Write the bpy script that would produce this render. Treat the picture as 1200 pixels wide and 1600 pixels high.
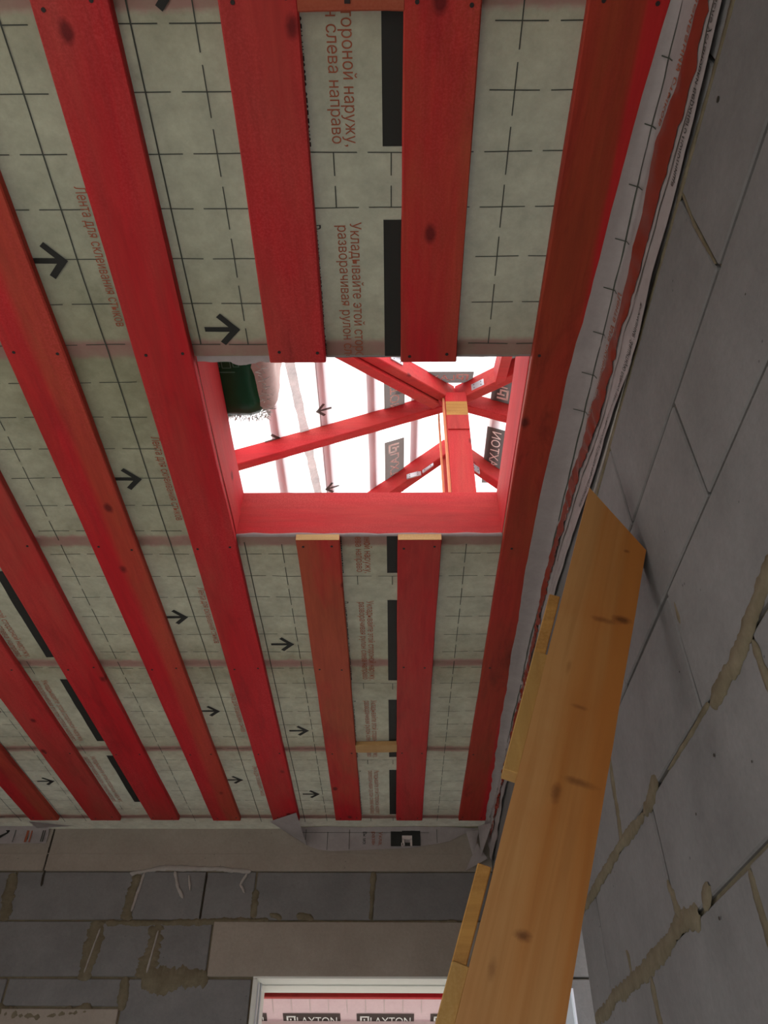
import bpy, bmesh, math, random
from mathutils import Vector, Matrix, noise, geometry
random.seed(7)
S = bpy.context.scene
for o in list(bpy.data.objects): bpy.data.objects.remove(o)
ZC = 1.45                       # camera height over the floor; all z below are relative to it
COL = S.collection

# ------------------------------------------------------------------ camera
cam = bpy.data.cameras.new('camera'); cam.sensor_fit = 'VERTICAL'; cam.sensor_height = 36
cam.lens = 1215.5 / 1600 * 36; cam.clip_start = .02; cam.clip_end = 300
co = bpy.data.objects.new('camera', cam); COL.objects.link(co)
PI_, YA, RO = .7434489, .01394215, .00653255
F = Vector((0, math.cos(PI_), math.sin(PI_))); U = Vector((0, -math.sin(PI_), math.cos(PI_))); R = Vector((1, 0, 0))
rz = Matrix.Rotation(YA, 3, 'Z'); F, U, R = rz @ F, rz @ U, rz @ R
R2 = R * math.cos(RO) + U * math.sin(RO); U2 = U * math.cos(RO) - R * math.sin(RO)
m = Matrix((R2, U2, -F)).transposed().to_4x4(); m.translation = (0, 0, ZC)
co.matrix_world = m
S.camera = co

# ------------------------------------------------------------------ world, daylight, exposure
S.view_settings.view_transform = 'Standard'; S.view_settings.look = 'None'
S.view_settings.exposure = 0.0; S.view_settings.gamma = 1
S.view_settings.use_curve_mapping = False
W = bpy.data.worlds.new('overcast_sky'); S.world = W; W.use_nodes = True
bg = W.node_tree.nodes['Background']; bg.inputs[0].default_value = (.93, .97, 1, 1); bg.inputs[1].default_value = 2.6
def fill_light(name, loc, rot, sx, sy, power, col=(1, .985, .95)):
    l = bpy.data.lights.new(name, 'AREA'); l.shape = 'RECTANGLE'; l.size = sx; l.size_y = sy; l.energy = power; l.color = col
    o = bpy.data.objects.new(name, l); COL.objects.link(o); o.location = loc; o.rotation_euler = rot
    return o
sun = bpy.data.lights.new('sun_offscreen', 'SUN'); sun.energy = 6.0; sun.angle = math.radians(5); sun.color = (1, .95, .87)
suno = bpy.data.objects.new('sun_offscreen', sun); COL.objects.link(suno); suno.rotation_euler = Vector((.785, -.13, -.61)).to_track_quat('-Z', 'Y').to_euler()
# added fill lamps in unseen openings, left and behind, invented to light the room
fill_light('fill_left_offscreen', (-3.25, 1.1, 1.45), (0, math.radians(-90), 0), 1.7, 2.9, 4)
fill_light('fill_back_offscreen', (-1.35, -1.25, 1.2), (math.radians(90), 0, 0), 2.5, 2.1, 6)

# ------------------------------------------------------------------ materials
def nodes(name):
    mt = bpy.data.materials.new(name); mt.use_nodes = True
    nt = mt.node_tree; b = nt.nodes['Principled BSDF']
    b.inputs['Specular IOR Level'].default_value = .25
    return mt, nt, b
def N(nt, t, **kw):
    n = nt.nodes.new(t)
    for k, v in kw.items(): setattr(n, k, v)
    return n
def L(nt, a, b): nt.links.new(a, b)
def coords(nt, scale=(1, 1, 1), per_object=True):
    tc = N(nt, 'ShaderNodeTexCoord'); mp = N(nt, 'ShaderNodeMapping'); mp.inputs['Scale'].default_value = scale
    if per_object:
        oi = N(nt, 'ShaderNodeObjectInfo'); mu = N(nt, 'ShaderNodeMath', operation='MULTIPLY'); mu.inputs[1].default_value = 37
        L(nt, oi.outputs['Random'], mu.inputs[0])
        ad = N(nt, 'ShaderNodeVectorMath', operation='ADD'); L(nt, tc.outputs['Object'], ad.inputs[0])
        L(nt, mu.outputs[0], ad.inputs[1]); L(nt, ad.outputs[0], mp.inputs['Vector'])
    else:
        L(nt, tc.outputs['Object'], mp.inputs['Vector'])
    return mp.outputs[0]
def noise_n(nt, vec, scale, detail=4, rough=.6, dist=0):
    n = N(nt, 'ShaderNodeTexNoise'); n.inputs['Scale'].default_value = scale; n.inputs['Detail'].default_value = detail
    n.inputs['Roughness'].default_value = rough; n.inputs['Distortion'].default_value = dist
    L(nt, vec, n.inputs['Vector']); return n.outputs['Fac']
def ramp(nt, fac, a, b, ca=(0, 0, 0, 1), cb=(1, 1, 1, 1)):
    r = N(nt, 'ShaderNodeValToRGB'); r.color_ramp.elements[0].position = a; r.color_ramp.elements[1].position = b
    r.color_ramp.elements[0].color = ca; r.color_ramp.elements[1].color = cb
    L(nt, fac, r.inputs[0]); return r.outputs[0]
def mix(nt, fac, a, b, mode='MIX'):
    n = N(nt, 'ShaderNodeMix', data_type='RGBA', blend_type=mode)
    for s, v in ((n.inputs[0], fac), (n.inputs[6], a), (n.inputs[7], b)):
        if hasattr(v, 'is_linked') or hasattr(v, 'links'): L(nt, v, s)
        else: s.default_value = v if not isinstance(v, tuple) else (*v, 1)[:4]
    return n.outputs[2]
def math_n(nt, op, a, b=None, c=None):
    n = N(nt, 'ShaderNodeMath', operation=op)
    for i, v in enumerate((a, b, c)):
        if v is None: continue
        if hasattr(v, 'links'): L(nt, v, n.inputs[i])
        else: n.inputs[i].default_value = v
    return n.outputs[0]
def bump(nt, b, h, strength=.2, dist=.002):
    n = N(nt, 'ShaderNodeBump'); n.inputs['Strength'].default_value = strength; n.inputs['Distance'].default_value = dist
    L(nt, h, n.inputs['Height']); L(nt, n.outputs[0], b.inputs['Normal'])
def wood(name, main, second, dark, axis='Y', band=None, blotch=(.42, .62), second_amt=.6, knots=True, rough=.7, grain=.35, speckle=.3, stain=.3):
    """stained or bare sawn softwood, grain along axis; band = (lo, hi) across the board where the second tone takes over"""
    mt, nt, b = nodes(name)
    st = {'X': (.08, 1, 1), 'Y': (1, .08, 1), 'Z': (1, 1, .08)}[axis]
    kn = {'X': (.22, 1, 1), 'Y': (1, .22, 1), 'Z': (1, 1, .22)}[axis]
    v = coords(nt, st); vb = coords(nt, (1, 1, 1)); vk = coords(nt, kn)
    g = noise_n(nt, v, 55, 5, .65, .4)
    bl = ramp(nt, noise_n(nt, coords(nt, kn), 3.2, 6, .62, .3), *blotch)
    f = math_n(nt, 'MULTIPLY', bl, second_amt)
    if band:
        tc = N(nt, 'ShaderNodeTexCoord'); sp = N(nt, 'ShaderNodeSeparateXYZ'); L(nt, tc.outputs['Generated'], sp.inputs[0])
        wob = math_n(nt, 'MULTIPLY_ADD', noise_n(nt, vk, 6, 3), .34, -.17)
        xx = math_n(nt, 'ADD', sp.outputs[0], wob)
        mr = N(nt, 'ShaderNodeMapRange', interpolation_type='SMOOTHSTEP'); mr.inputs[1].default_value = band[0]; mr.inputs[2].default_value = band[1]
        L(nt, xx, mr.inputs[0])
        fb = math_n(nt, 'MULTIPLY', mr.outputs[0], math_n(nt, 'MULTIPLY_ADD', bl, .45, .5))
        f = math_n(nt, 'MAXIMUM', f, fb)
    c = mix(nt, f, main, second)
    c = mix(nt, math_n(nt, 'MULTIPLY', ramp(nt, g, .35, .75), grain), c, dark)
    sp2 = ramp(nt, noise_n(nt, vb, 210, 3, .7), .42, .66); pat = ramp(nt, noise_n(nt, vk, 4.5, 4, .6), .38, .62)
    c = mix(nt, math_n(nt, 'MULTIPLY', math_n(nt, 'MULTIPLY', sp2, pat), speckle), c, tuple(min(1, x * 1.25 + .06) for x in main))
    dk = ramp(nt, noise_n(nt, vk, 7.5, 6, .68, .5), .54, .72)
    c = mix(nt, math_n(nt, 'MULTIPLY', dk, stain), c, dark)
    if knots:
        vo = N(nt, 'ShaderNodeTexVoronoi'); vo.inputs['Scale'].default_value = 6.5; L(nt, coords(nt, tuple(.62 if x < 1 else x for x in kn)), vo.inputs['Vector'])
        k = ramp(nt, math_n(nt, 'ADD', vo.outputs['Distance'], math_n(nt, 'MULTIPLY_ADD', noise_n(nt, vb, 40, 3), .06, -.03)), .05, .11, (1, 1, 1, 1), (0, 0, 0, 1))
        c = mix(nt, math_n(nt, 'MULTIPLY', k, .8), c, tuple(x * .6 for x in dark))
    L(nt, c, b.inputs['Base Color']); b.inputs['Roughness'].default_value = rough
    bump(nt, b, g, .3, .0015)
    return mt
KNOTS = [(-.352, 2.338, .022, .011, .9), (-.385, 2.325, .03, .009, .55), (-.372, 1.985, .035, .009, .6), (-.405, 1.955, .010, .022, .6), (-.409, 1.727, .016, .010, .8), (-.397, 2.123, .02, .006, .5), (-.367, 2.515, .008, .006, .6), (-.44, 1.67, .008, .02, .4), (-.43, 2.2, .006, .02, .3)]
def stringer_wood():
    mt, nt, b = nodes('bare_pine_plank')
    v = coords(nt, (1, 1, .05), False)
    tc = N(nt, 'ShaderNodeTexCoord'); mp = N(nt, 'ShaderNodeMapping', vector_type='TEXTURE'); mp.inputs['Rotation'].default_value = (0, math.radians(19.45), 0)
    L(nt, tc.outputs['Object'], mp.inputs['Vector']); lv = mp.outputs[0]           # local: z along the plank
    sc = N(nt, 'ShaderNodeMapping'); sc.inputs['Scale'].default_value = (1, 1, .045); L(nt, lv, sc.inputs['Vector'])
    g1 = noise_n(nt, sc.outputs[0], 42, 4, .6, .8); g2 = noise_n(nt, sc.outputs[0], 14, 3, .5, .6); g3 = noise_n(nt, lv, 5, 4)
    c = mix(nt, ramp(nt, g2, .38, .66), (.42, .215, .075), (.36, .135, .028))
    c = mix(nt, math_n(nt, 'MULTIPLY', ramp(nt, g1, .45, .72), .38), c, (.24, .095, .022))
    c = mix(nt, math_n(nt, 'MULTIPLY', ramp(nt, g3, .5, .72), .35), c, (.34, .11, .022))
    for kx, kz, rx, rz_, am in KNOTS:
        sb = N(nt, 'ShaderNodeVectorMath', operation='SUBTRACT'); L(nt, lv, sb.inputs[0]); sb.inputs[1].default_value = (kx, 0, kz)
        dv = N(nt, 'ShaderNodeVectorMath', operation='MULTIPLY'); L(nt, sb.outputs[0], dv.inputs[0]); dv.inputs[1].default_value = (1 / rx, 0, 1 / rz_)
        ln = N(nt, 'ShaderNodeVectorMath', operation='LENGTH'); L(nt, dv.outputs[0], ln.inputs[0])
        dd = math_n(nt, 'ADD', ln.outputs['Value'], math_n(nt, 'MULTIPLY_ADD', noise_n(nt, lv, 60, 3), .9, -.45))
        k = ramp(nt, dd, .25, 1.0, (1, 1, 1, 1), (0, 0, 0, 1))
        c = mix(nt, math_n(nt, 'MULTIPLY', k, am), c, (.10, .032, .008))
    L(nt, c, b.inputs['Base Color']); b.inputs['Roughness'].default_value = .55; bump(nt, b, g1, .2, .001)
    return mt
def mineral(name, base, alt, speck=(.05, .05, .05), scale=6, rough=.95, bmp=.35, pores=True):
    mt, nt, b = nodes(name)
    v = coords(nt); n1 = noise_n(nt, v, scale, 6, .65); n2 = noise_n(nt, v, 70, 4, .7)
    c = mix(nt, ramp(nt, n1, .35, .68), base, alt)
    c = mix(nt, math_n(nt, 'MULTIPLY', ramp(nt, n2, .3, .75), .3), c, tuple(x * .6 for x in base))
    if pores:
        vo = N(nt, 'ShaderNodeTexVoronoi'); vo.inputs['Scale'].default_value = 28; L(nt, v, vo.inputs['Vector'])
        k = ramp(nt, vo.outputs['Distance'], .05, .09, (1, 1, 1, 1), (0, 0, 0, 1))
        sel = ramp(nt, noise_n(nt, v, 5, 2), .58, .6)
        c = mix(nt, math_n(nt, 'MULTIPLY', math_n(nt, 'MULTIPLY', k, sel), .6), c, speck)
    L(nt, c, b.inputs['Base Color']); b.inputs['Roughness'].default_value = rough
    b.inputs['Specular IOR Level'].default_value = .1
    bump(nt, b, n2, bmp, .003)
    return mt
def plain(name, col, rough=.6, metal=0, var=.0, scale=20):
    mt, nt, b = nodes(name)
    if var:
        c = mix(nt, noise_n(nt, coords(nt), scale, 4), tuple(x * (1 - var) for x in col), tuple(min(1, x * (1 + var)) for x in col))
        L(nt, c, b.inputs['Base Color'])
    else: b.inputs['Base Color'].default_value = (*col, 1)
    b.inputs['Roughness'].default_value = rough; b.inputs['Metallic'].default_value = metal
    return mt
def membrane(name, col, alt, trans_col, trans=.12, stripes=None, stain=(.6, .2, .22), soft=.4, rough=.8):
    """thin non-woven film: diffuse + a share of light passing through; stripes = (axis, positions, half width) of red stain off the timber"""
    mt, nt, b = nodes(name)
    v = coords(nt, per_object=False)
    c = mix(nt, ramp(nt, noise_n(nt, v, 9, 6, .7), .32, .7), col, alt)
    c = mix(nt, math_n(nt, 'MULTIPLY', ramp(nt, noise_n(nt, v, 60, 3, .7), .4, .7), .12), c, tuple(x * .55 for x in col))
    tcol = None
    if stripes:
        tc = N(nt, 'ShaderNodeTexCoord'); sp = N(nt, 'ShaderNodeSeparateXYZ'); L(nt, tc.outputs['Object'], sp.inputs[0])
        ax = sp.outputs['XYZ'.index(stripes[0])]
        wob = math_n(nt, 'MULTIPLY_ADD', noise_n(nt, v, 26, 3, .7), .024, -.012)
        ax = math_n(nt, 'ADD', ax, wob); f = None
        for p in stripes[1]:
            d = math_n(nt, 'ABSOLUTE', math_n(nt, 'SUBTRACT', ax, p))
            mr = N(nt, 'ShaderNodeMapRange', interpolation_type='SMOOTHSTEP'); mr.inputs[1].default_value = stripes[2]; mr.inputs[2].default_value = stripes[2] * soft
            L(nt, d, mr.inputs[0]); f = mr.outputs[0] if f is None else math_n(nt, 'MAXIMUM', f, mr.outputs[0])
        f = math_n(nt, 'MULTIPLY', f, math_n(nt, 'MULTIPLY_ADD', noise_n(nt, v, 12, 4), .7, .32))
        c = mix(nt, f, c, stain); tcol = mix(nt, f, trans_col, stain)
    L(nt, c, b.inputs['Base Color']); b.inputs['Roughness'].default_value = rough
    b.inputs['Specular IOR Level'].default_value = .15
    tr = N(nt, 'ShaderNodeBsdfTranslucent')
    if tcol: L(nt, tcol, tr.inputs[0])
    else: tr.inputs[0].default_value = (*trans_col, 1)
    ms = N(nt, 'ShaderNodeMixShader'); ms.inputs[0].default_value = trans
    L(nt, b.outputs[0], ms.inputs[1]); L(nt, tr.outputs[0], ms.inputs[2])
    out = nt.nodes['Material Output']; L(nt, ms.outputs[0], out.inputs[0])
    bump(nt, b, noise_n(nt, v, 30, 5, .7), .15, .003)
    return mt

RED, BROWN, DKRED = (.50, .012, .019), (.36, .085, .035), (.14, .008, .010)
RED2 = (.38, .065, .045)
M = {}
M['red'] = wood('red_stained_wood', RED, RED2, DKRED, second_amt=.8, blotch=(.40, .66), speckle=.45, stain=.45)
M['red_right'] = wood('red_stained_wood_worn_right', RED, BROWN, DKRED, band=(.38, .62), second_amt=.3, speckle=.4, stain=.4)
M['red_left'] = wood('red_stained_wood_worn_left', RED, (.28, .045, .016), (.09, .008, .006), band=(.80, .66), second_amt=.3, stain=.75, speckle=.08)
M['red_mid'] = wood('red_stained_wood_worn_blotches', RED, BROWN, DKRED, blotch=(.38, .58), second_amt=.85, speckle=.4, stain=.45)
M['red_x'] = wood('red_stained_joist', RED, RED2, DKRED, axis='X', second_amt=.8, blotch=(.40, .66), speckle=.45, stain=.3)
M['red_y'] = wood('red_stained_trimmer', RED, RED2, DKRED, axis='Y', second_amt=.8, blotch=(.40, .66), speckle=.45, stain=.3)
M['red_z'] = wood('red_stained_post', RED, RED2, DKRED, axis='Z', second_amt=.8, blotch=(.40, .66), speckle=.45, stain=.3)
M['tan_end'] = wood('bare_pine_end_grain', (.55, .36, .15), (.45, .25, .09), (.3, .16, .06), axis='X', knots=False, grain=.5)
M['tan'] = wood('bare_pine', (.40, .195, .058), (.36, .15, .036), (.19, .07, .018), axis='Z', second_amt=.8, grain=.22, rough=.55)
M['stringer'] = stringer_wood()
M['tan_cut'] = wood('bare_pine_sawn_cut', (.42, .22, .055), (.36, .18, .04), (.2, .085, .02), axis='X', knots=False, grain=.7)
M['tan_edge'] = wood('bare_pine_edge', (.40, .24, .07), (.34, .18, .05), (.22, .1, .03), axis='Z', knots=False, grain=.4)
M['tan_x'] = wood('bare_pine_spacer', (.45, .27, .11), (.40, .16, .06), (.25, .1, .04), axis='X', grain=.3, second_amt=.5)
M['pale_strip'] = plain('pale_sawn_edge', (.68, .27, .14), .8, var=.2)
M['red_spacer'] = wood('orange_stained_spacer', (.38, .1, .045), (.36, .04, .03), (.2, .03, .015), axis='X', grain=.4)
M['block'] = mineral('aerated_concrete', (.165, .161, .160), (.205, .200, .200))
M['block_far'] = M['jamb'] = M['plainwall'] = M['block']
M['concrete'] = mineral('cast_concrete', (.28, .24, .205), (.34, .295, .255), scale=4)
M['mortar'] = mineral('mortar', (.135, .113, .075), (.19, .162, .113), scale=18, pores=False, bmp=.6)
M['plaster'] = mineral('plaster_drip', (.33, .30, .28), (.38, .35, .33), scale=18, pores=False)
M['crack'] = plain('dark_crack', (.035, .03, .022), .95)
M['screed'] = mineral('floor_screed', (.42, .40, .37), (.48, .46, .43))
M['ground'] = mineral('ground', (.42, .40, .36), (.48, .46, .42), pores=False, scale=2)
STR_Y = (.395, 1.158, 1.902, 2.638, 3.380, 4.19)
M['ceil'] = membrane('vapour_membrane', (.20, .203, .125), (.345, .345, .235), (.6, .62, .55), .06, ('Y', STR_Y, .036), (.32, .15, .145))
M['flap'] = membrane('vapour_membrane_edge', (.29, .255, .255), (.37, .33, .33), (.65, .6, .6), .06)
STR_X = (-.607, -.366, -.122, .11, .34, .575, .82, -.85, -1.09, -1.33, -1.57, -1.81, -2.05, 1.06, 1.3, 1.54)
M['roof'] = membrane('roof_underlay', (.72, .72, .73), (.78, .78, .79), (.95, .93, .93), .82)
M['roof_fb'] = membrane('roof_underlay_hip_end', (.72, .72, .73), (.78, .78, .79), (.95, .93, .93), .82)
M['soffit'] = membrane('soffit_membrane', (.52, .38, .40), (.58, .44, .45), (.7, .5, .5), .15)
M['ink'] = plain('black_print', (.022, .022, .02), .7)
M['ink_line'] = plain('grey_grid_print', (.05, .055, .045), .8)
M['ink_orange'] = plain('orange_print', (.30, .085, .045), .8)
M['ink_roof'] = membrane('dark_logo_print', (.06, .048, .043), (.07, .055, .05), (.45, .4, .38), .15)
M['white_print'] = plain('white_logo_print', (.9, .88, .88), .7)
M['pale_print'] = plain('pale_print', (.55, .48, .46), .7)
M['tape'] = plain('brown_adhesive_tape', (.21, .035, .022), .16, var=.25)
M['nail'] = plain('nail_steel', (.03, .02, .02), .6)
M['zinc'] = plain('zinc_bracket', (.55, .57, .62), .4, .6)
M['green_film'] = plain('green_film', (.008, .075, .03), .3, var=.5, scale=9)
M['wool'] = plain('mineral_wool', (.62, .50, .46), 1, var=.15, scale=60)
M['film_edge'] = plain('clear_film', (.55, .6, .57), .35, var=.2)
M['pvc'] = plain('white_lining', (.66, .66, .62), .5, var=.06)
M['frame'] = plain('grey_window_profile', (.34, .37, .40), .5, var=.06)
M['redfascia'] = M['red_x']
M['ink_soffit'] = M['ink_roof']
M['seam'] = membrane('grey_seam_tape', (.2, .18, .18), (.62, .58, .58), (.6, .55, .55), .3)
M['icon'] = plain('pale_green_print', (.12, .3, .22), .6)

# ------------------------------------------------------------------ object helpers
def mk(name, verts, faces, mat, parent=None, smooth=False, label=None, cat=None, group=None, kind=None, raw=False):
    me = bpy.data.meshes.new(name)
    me.from_pydata([(v[0], v[1], v[2] + (0 if raw else ZC)) for v in verts], [], faces); me.update()
    if mat: me.materials.append(mat)
    if smooth:
        for p in me.polygons: p.use_smooth = True
    o = bpy.data.objects.new(name, me); COL.objects.link(o)
    if parent:
        o.parent = parent
        o.matrix_parent_inverse = Matrix.Translation(-Vector(parent.location))
    if label: o['label'] = label
    if cat: o['category'] = cat
    if group: o['group'] = group
    if kind: o['kind'] = kind
    return o
def struct(o, label=None, cat=None):
    o['kind'] = 'structure'
    if label: o['label'] = label
    if cat: o['category'] = cat
    return o
def empty(name, loc, label, cat):
    o = bpy.data.objects.new(name, None); COL.objects.link(o); o.location = (loc[0], loc[1], loc[2] + ZC)
    o['label'] = label; o['category'] = cat
    return o
BF = [(0, 1, 3, 2), (4, 6, 7, 5), (0, 4, 5, 1), (2, 3, 7, 6), (0, 2, 6, 4), (1, 5, 7, 3)]
def boxv(x0, x1, y0, y1, z0, z1): return [(x, y, z) for x in (x0, x1) for y in (y0, y1) for z in (z0, z1)]
def join(parts):
    V, Fc = [], []
    for v, f in parts:
        n = len(V); V += list(v); Fc += [tuple(i + n for i in q) for q in f]
    return V, Fc
def boxes(name, bs, mat, parent=None, bev=0, **kw):
    V, Fc = join([(boxv(*b), BF) for b in bs])
    o = mk(name, V, Fc, mat, parent, **kw)
    if bev:
        bm = bmesh.new(); bm.from_mesh(o.data)
        bmesh.ops.bevel(bm, geom=bm.edges[:], offset=bev, segments=1, affect='EDGES', profile=.5); bm.to_mesh(o.data); bm.free()
    return o
def nz(x, y=0, z=0, s=1): return noise.noise(Vector((x * s + 11.3, y * s - 4.7, z * s + 2.1)))
def plank(name, p0, p1, wdir, w, h, mat, parent=None, hdir=None, n=14, wob=.0015, **kw):
    """sawn board from p0 to p1; section w along wdir and h along hdir, centred; slightly uneven arrises"""
    p0, p1 = Vector(p0), Vector(p1); d = (p1 - p0).normalized(); wd = Vector(wdir).normalized()
    hd = Vector(hdir).normalized() if hdir else d.cross(wd).normalized()
    c = min(.004, h * .12); sec = []
    for a, b in ((-1, -1), (1, -1), (1, 1), (-1, 1)):
        pts = [(a * (w / 2 - c), b * h / 2), (a * w / 2, b * (h / 2 - c))]
        if a * b < 0: pts.reverse()
        sec += pts if (a, b) in ((1, -1), (-1, 1)) else pts[::-1]
    # order the eight corners by angle
    sec = sorted(sec, key=lambda q: math.atan2(q[1] / h, q[0] / w))
    V, Fc = [], []; ph = random.random() * 50
    for i in range(n + 1):
        t = i / n; c0 = p0.lerp(p1, t)
        for j, (a, b) in enumerate(sec):
            k = nz(ph + t * (p1 - p0).length * 3, j * 3.1) * wob * 2 if 0 < i < n else 0
            V.append(tuple(c0 + wd * (a + (k if a > 0 else -k)) + hd * b))
    for i in range(n):
        for j in range(8):
            a = i * 8 + j; b = i * 8 + (j + 1) % 8; Fc.append((a, b, b + 8, a + 8))
    Fc.append(tuple(range(7, -1, -1))); Fc.append(tuple(n * 8 + j for j in range(8)))
    return mk(name, V, Fc, mat, parent, **kw)
def text2d(body, bold=.0):
    """outline of a line of print: verts (s, t) with s in 0..1 along the line and t = 0..1 over the cap height"""
    cu = bpy.data.curves.new('print', 'FONT'); cu.body = body; cu.size = 1; cu.resolution_u = 3; cu.fill_mode = 'NONE'
    o = bpy.data.objects.new('print', cu); COL.objects.link(o)
    bpy.context.view_layer.update()
    me = o.evaluated_get(bpy.context.evaluated_depsgraph_get()).to_mesh()
    P = [(v.co.x, v.co.y) for v in me.vertices]; nb = {}
    for e in me.edges:
        a, b = e.vertices; nb.setdefault(a, []).append(b); nb.setdefault(b, []).append(a)
    bpy.data.objects.remove(o); bpy.data.curves.remove(cu)
    seen, loops = set(), []
    for st_ in sorted(nb):
        if st_ in seen: continue
        lp, cur, prev = [], st_, None
        while cur not in seen:
            seen.add(cur); lp.append(cur); nx_ = [q for q in nb[cur] if q not in seen]
            if not nx_: break
            cur = (cur + 1) if (cur + 1) in nx_ else nx_[0]
        if len(lp) > 2: loops.append(lp)
    def area(l): return sum(P[l[k - 1]][0] * P[l[k]][1] - P[l[k]][0] * P[l[k - 1]][1] for k in range(len(l))) / 2
    def inside(p, l):
        r = False
        for k in range(len(l)):
            (x1, y1), (x2, y2) = P[l[k - 1]], P[l[k]]
            if (y1 > p[1]) != (y2 > p[1]) and p[0] < (x2 - x1) * (p[1] - y1) / (y2 - y1) + x1: r = not r
        return r
    sg = 1 if area(max(loops, key=lambda l: abs(area(l)))) > 0 else -1      # outer contours share one turning sense
    outer = [l for l in loops if area(l) * sg > 0]; holes = [l for l in loops if area(l) * sg < 0]
    outer += [h for h in holes if not any(inside(P[h[0]], l) for l in outer)]
    V, Fc = [], []
    for l in outer:
        hs = [h for h in holes if inside(P[h[0]], l)]
        idx = l + [q for h in hs for q in h]; n0 = len(V); V += [P[q] for q in idx]
        for tri in geometry.tessellate_polygon([[Vector((*P[q], 0)) for q in h] for h in [l] + hs]): Fc.append(tuple(n0 + q for q in tri))
    x0 = min(v[0] for v in V); x1 = max(v[0] for v in V)
    return [((v[0] - x0) / (x1 - x0), v[1] / .70) for v in V], Fc
TXT = {}
def printed(name, body, fmap, mat, parent, bold=0):
    if body not in TXT: TXT[body] = text2d(body, bold)
    V, Fc = TXT[body]
    return mk(name, [fmap(s, t) for s, t in V], Fc, mat, parent)

# ------------------------------------------------------------------ levels and sizes
ZB, ZM = 1.600, 1.625            # underside of the ceiling boards, membrane
XW, YW = .535, 4.368             # right wall, far wall
XL, YB, ZF = -3.1, -1.1, -1.45   # left wall, back wall, floor
HX0, HX1, HY0, HY1 = -.499, .351, 1.182, 1.880   # hatch

# ------------------------------------------------------------------ ground, floor, plain walls
struct(mk('ground', [(-30, -30, ZF - .06), (30, -30, ZF - .06), (30, 30, ZF - .06), (-30, 30, ZF - .06)], [(0, 1, 2, 3)], M['ground']))
struct(boxes('floor', [(XL - .3, XW + .25, YB - .3, YW + .3, ZF - .05, ZF)], M['screed']))
struct(boxes('wall_left', [(XL - .3, XL, YB - .3, -.4, ZF, 1.63), (XL - .3, XL, 2.6, YW + .3, ZF, 1.63), (XL - .3, XL, -.4, 2.6, .9, 1.63), (XL - .3, XL, -.4, 2.6, ZF, ZF + .55)], M['plainwall']))  # out of view; the opening in it is added to light the room
struct(boxes('wall_back', [(XL, -2.65, YB - .3, YB, ZF, 1.63), (-.05, XW + .25, YB - .3, YB, ZF, 1.63), (-2.65, -.05, YB - .3, YB, .9, 1.63)], M['plainwall']))  # out of view; its wide opening is likewise added for light

# ------------------------------------------------------------------ block walls
def block(name, axis, a0, a1, z0, z1, mat, parent, front, depth=.055, proud=0.):
    j = [random.uniform(-.0016, .0016) for _ in range(4)]
    f = front - proud
    if axis == 'x':   # wall lies in a plane x = front, runs along y
        b = boxv(f, f + depth, a0, a1, z0, z1)
    else:
        b = boxv(a0, a1, f, f + depth, z0, z1)
    o = mk(name, b, BF, mat, parent)
    bm = bmesh.new(); bm.from_mesh(o.data)
    for v in bm.verts: v.co += Vector((random.uniform(-.0014, .0014), random.uniform(-.0014, .0014), random.uniform(-.0014, .0014)))
    bmesh.ops.bevel(bm, geom=bm.edges[:], offset=.003, segments=1, affect='EDGES'); bm.to_mesh(o.data); bm.free()
    return o
def smear(pts, w, wall_axis, front, parent, mat, proud=.0022, seed=0, name='mortar_smear'):
    """uneven trowelled mortar left along a joint; pts are (along, z) on the wall"""
    P = [Vector((a, z)) for a, z in pts]; out = []
    for i in range(len(P) - 1):
        n = max(3, int((P[i + 1] - P[i]).length / .007))
        for k in range(n): out.append(P[i].lerp(P[i + 1], k / n))
    out.append(P[-1]); V, Fc = [], []
    n = len(out)
    for i, p in enumerate(out):
        d = (out[min(i + 1, n - 1)] - out[max(i - 1, 0)]).normalized(); nn = Vector((-d.y, d.x))
        e = min(1, (min(i, n - 1 - i) + .5) / 2.0)
        def wv(q): return w * .5 * e * max(.3, .95 + .75 * nz(p.x, p.y, q, 7) + .4 * nz(p.x, p.y, q, 38) + random.uniform(-.14, .14))
        wa, wb = wv(seed), wv(seed + 9)
        for t, dep in ((-wa, -.001), (-wa * .96, proud * .6), (0, proud * (.9 + .6 * nz(p.x, p.y, 5, 40))), (wb * .96, proud * .6), (wb, -.001)):
            q = p + nn * t
            V.append((front - dep, q.x, q.y) if wall_axis == 'x' else (q.x, front - dep, q.y))
    for i in range(n - 1):
        for j in range(4): a = i * 5 + j; Fc.append((a, a + 1, a + 6, a + 5))
    return mk(name, V, Fc, mat, parent, smooth=True)

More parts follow.
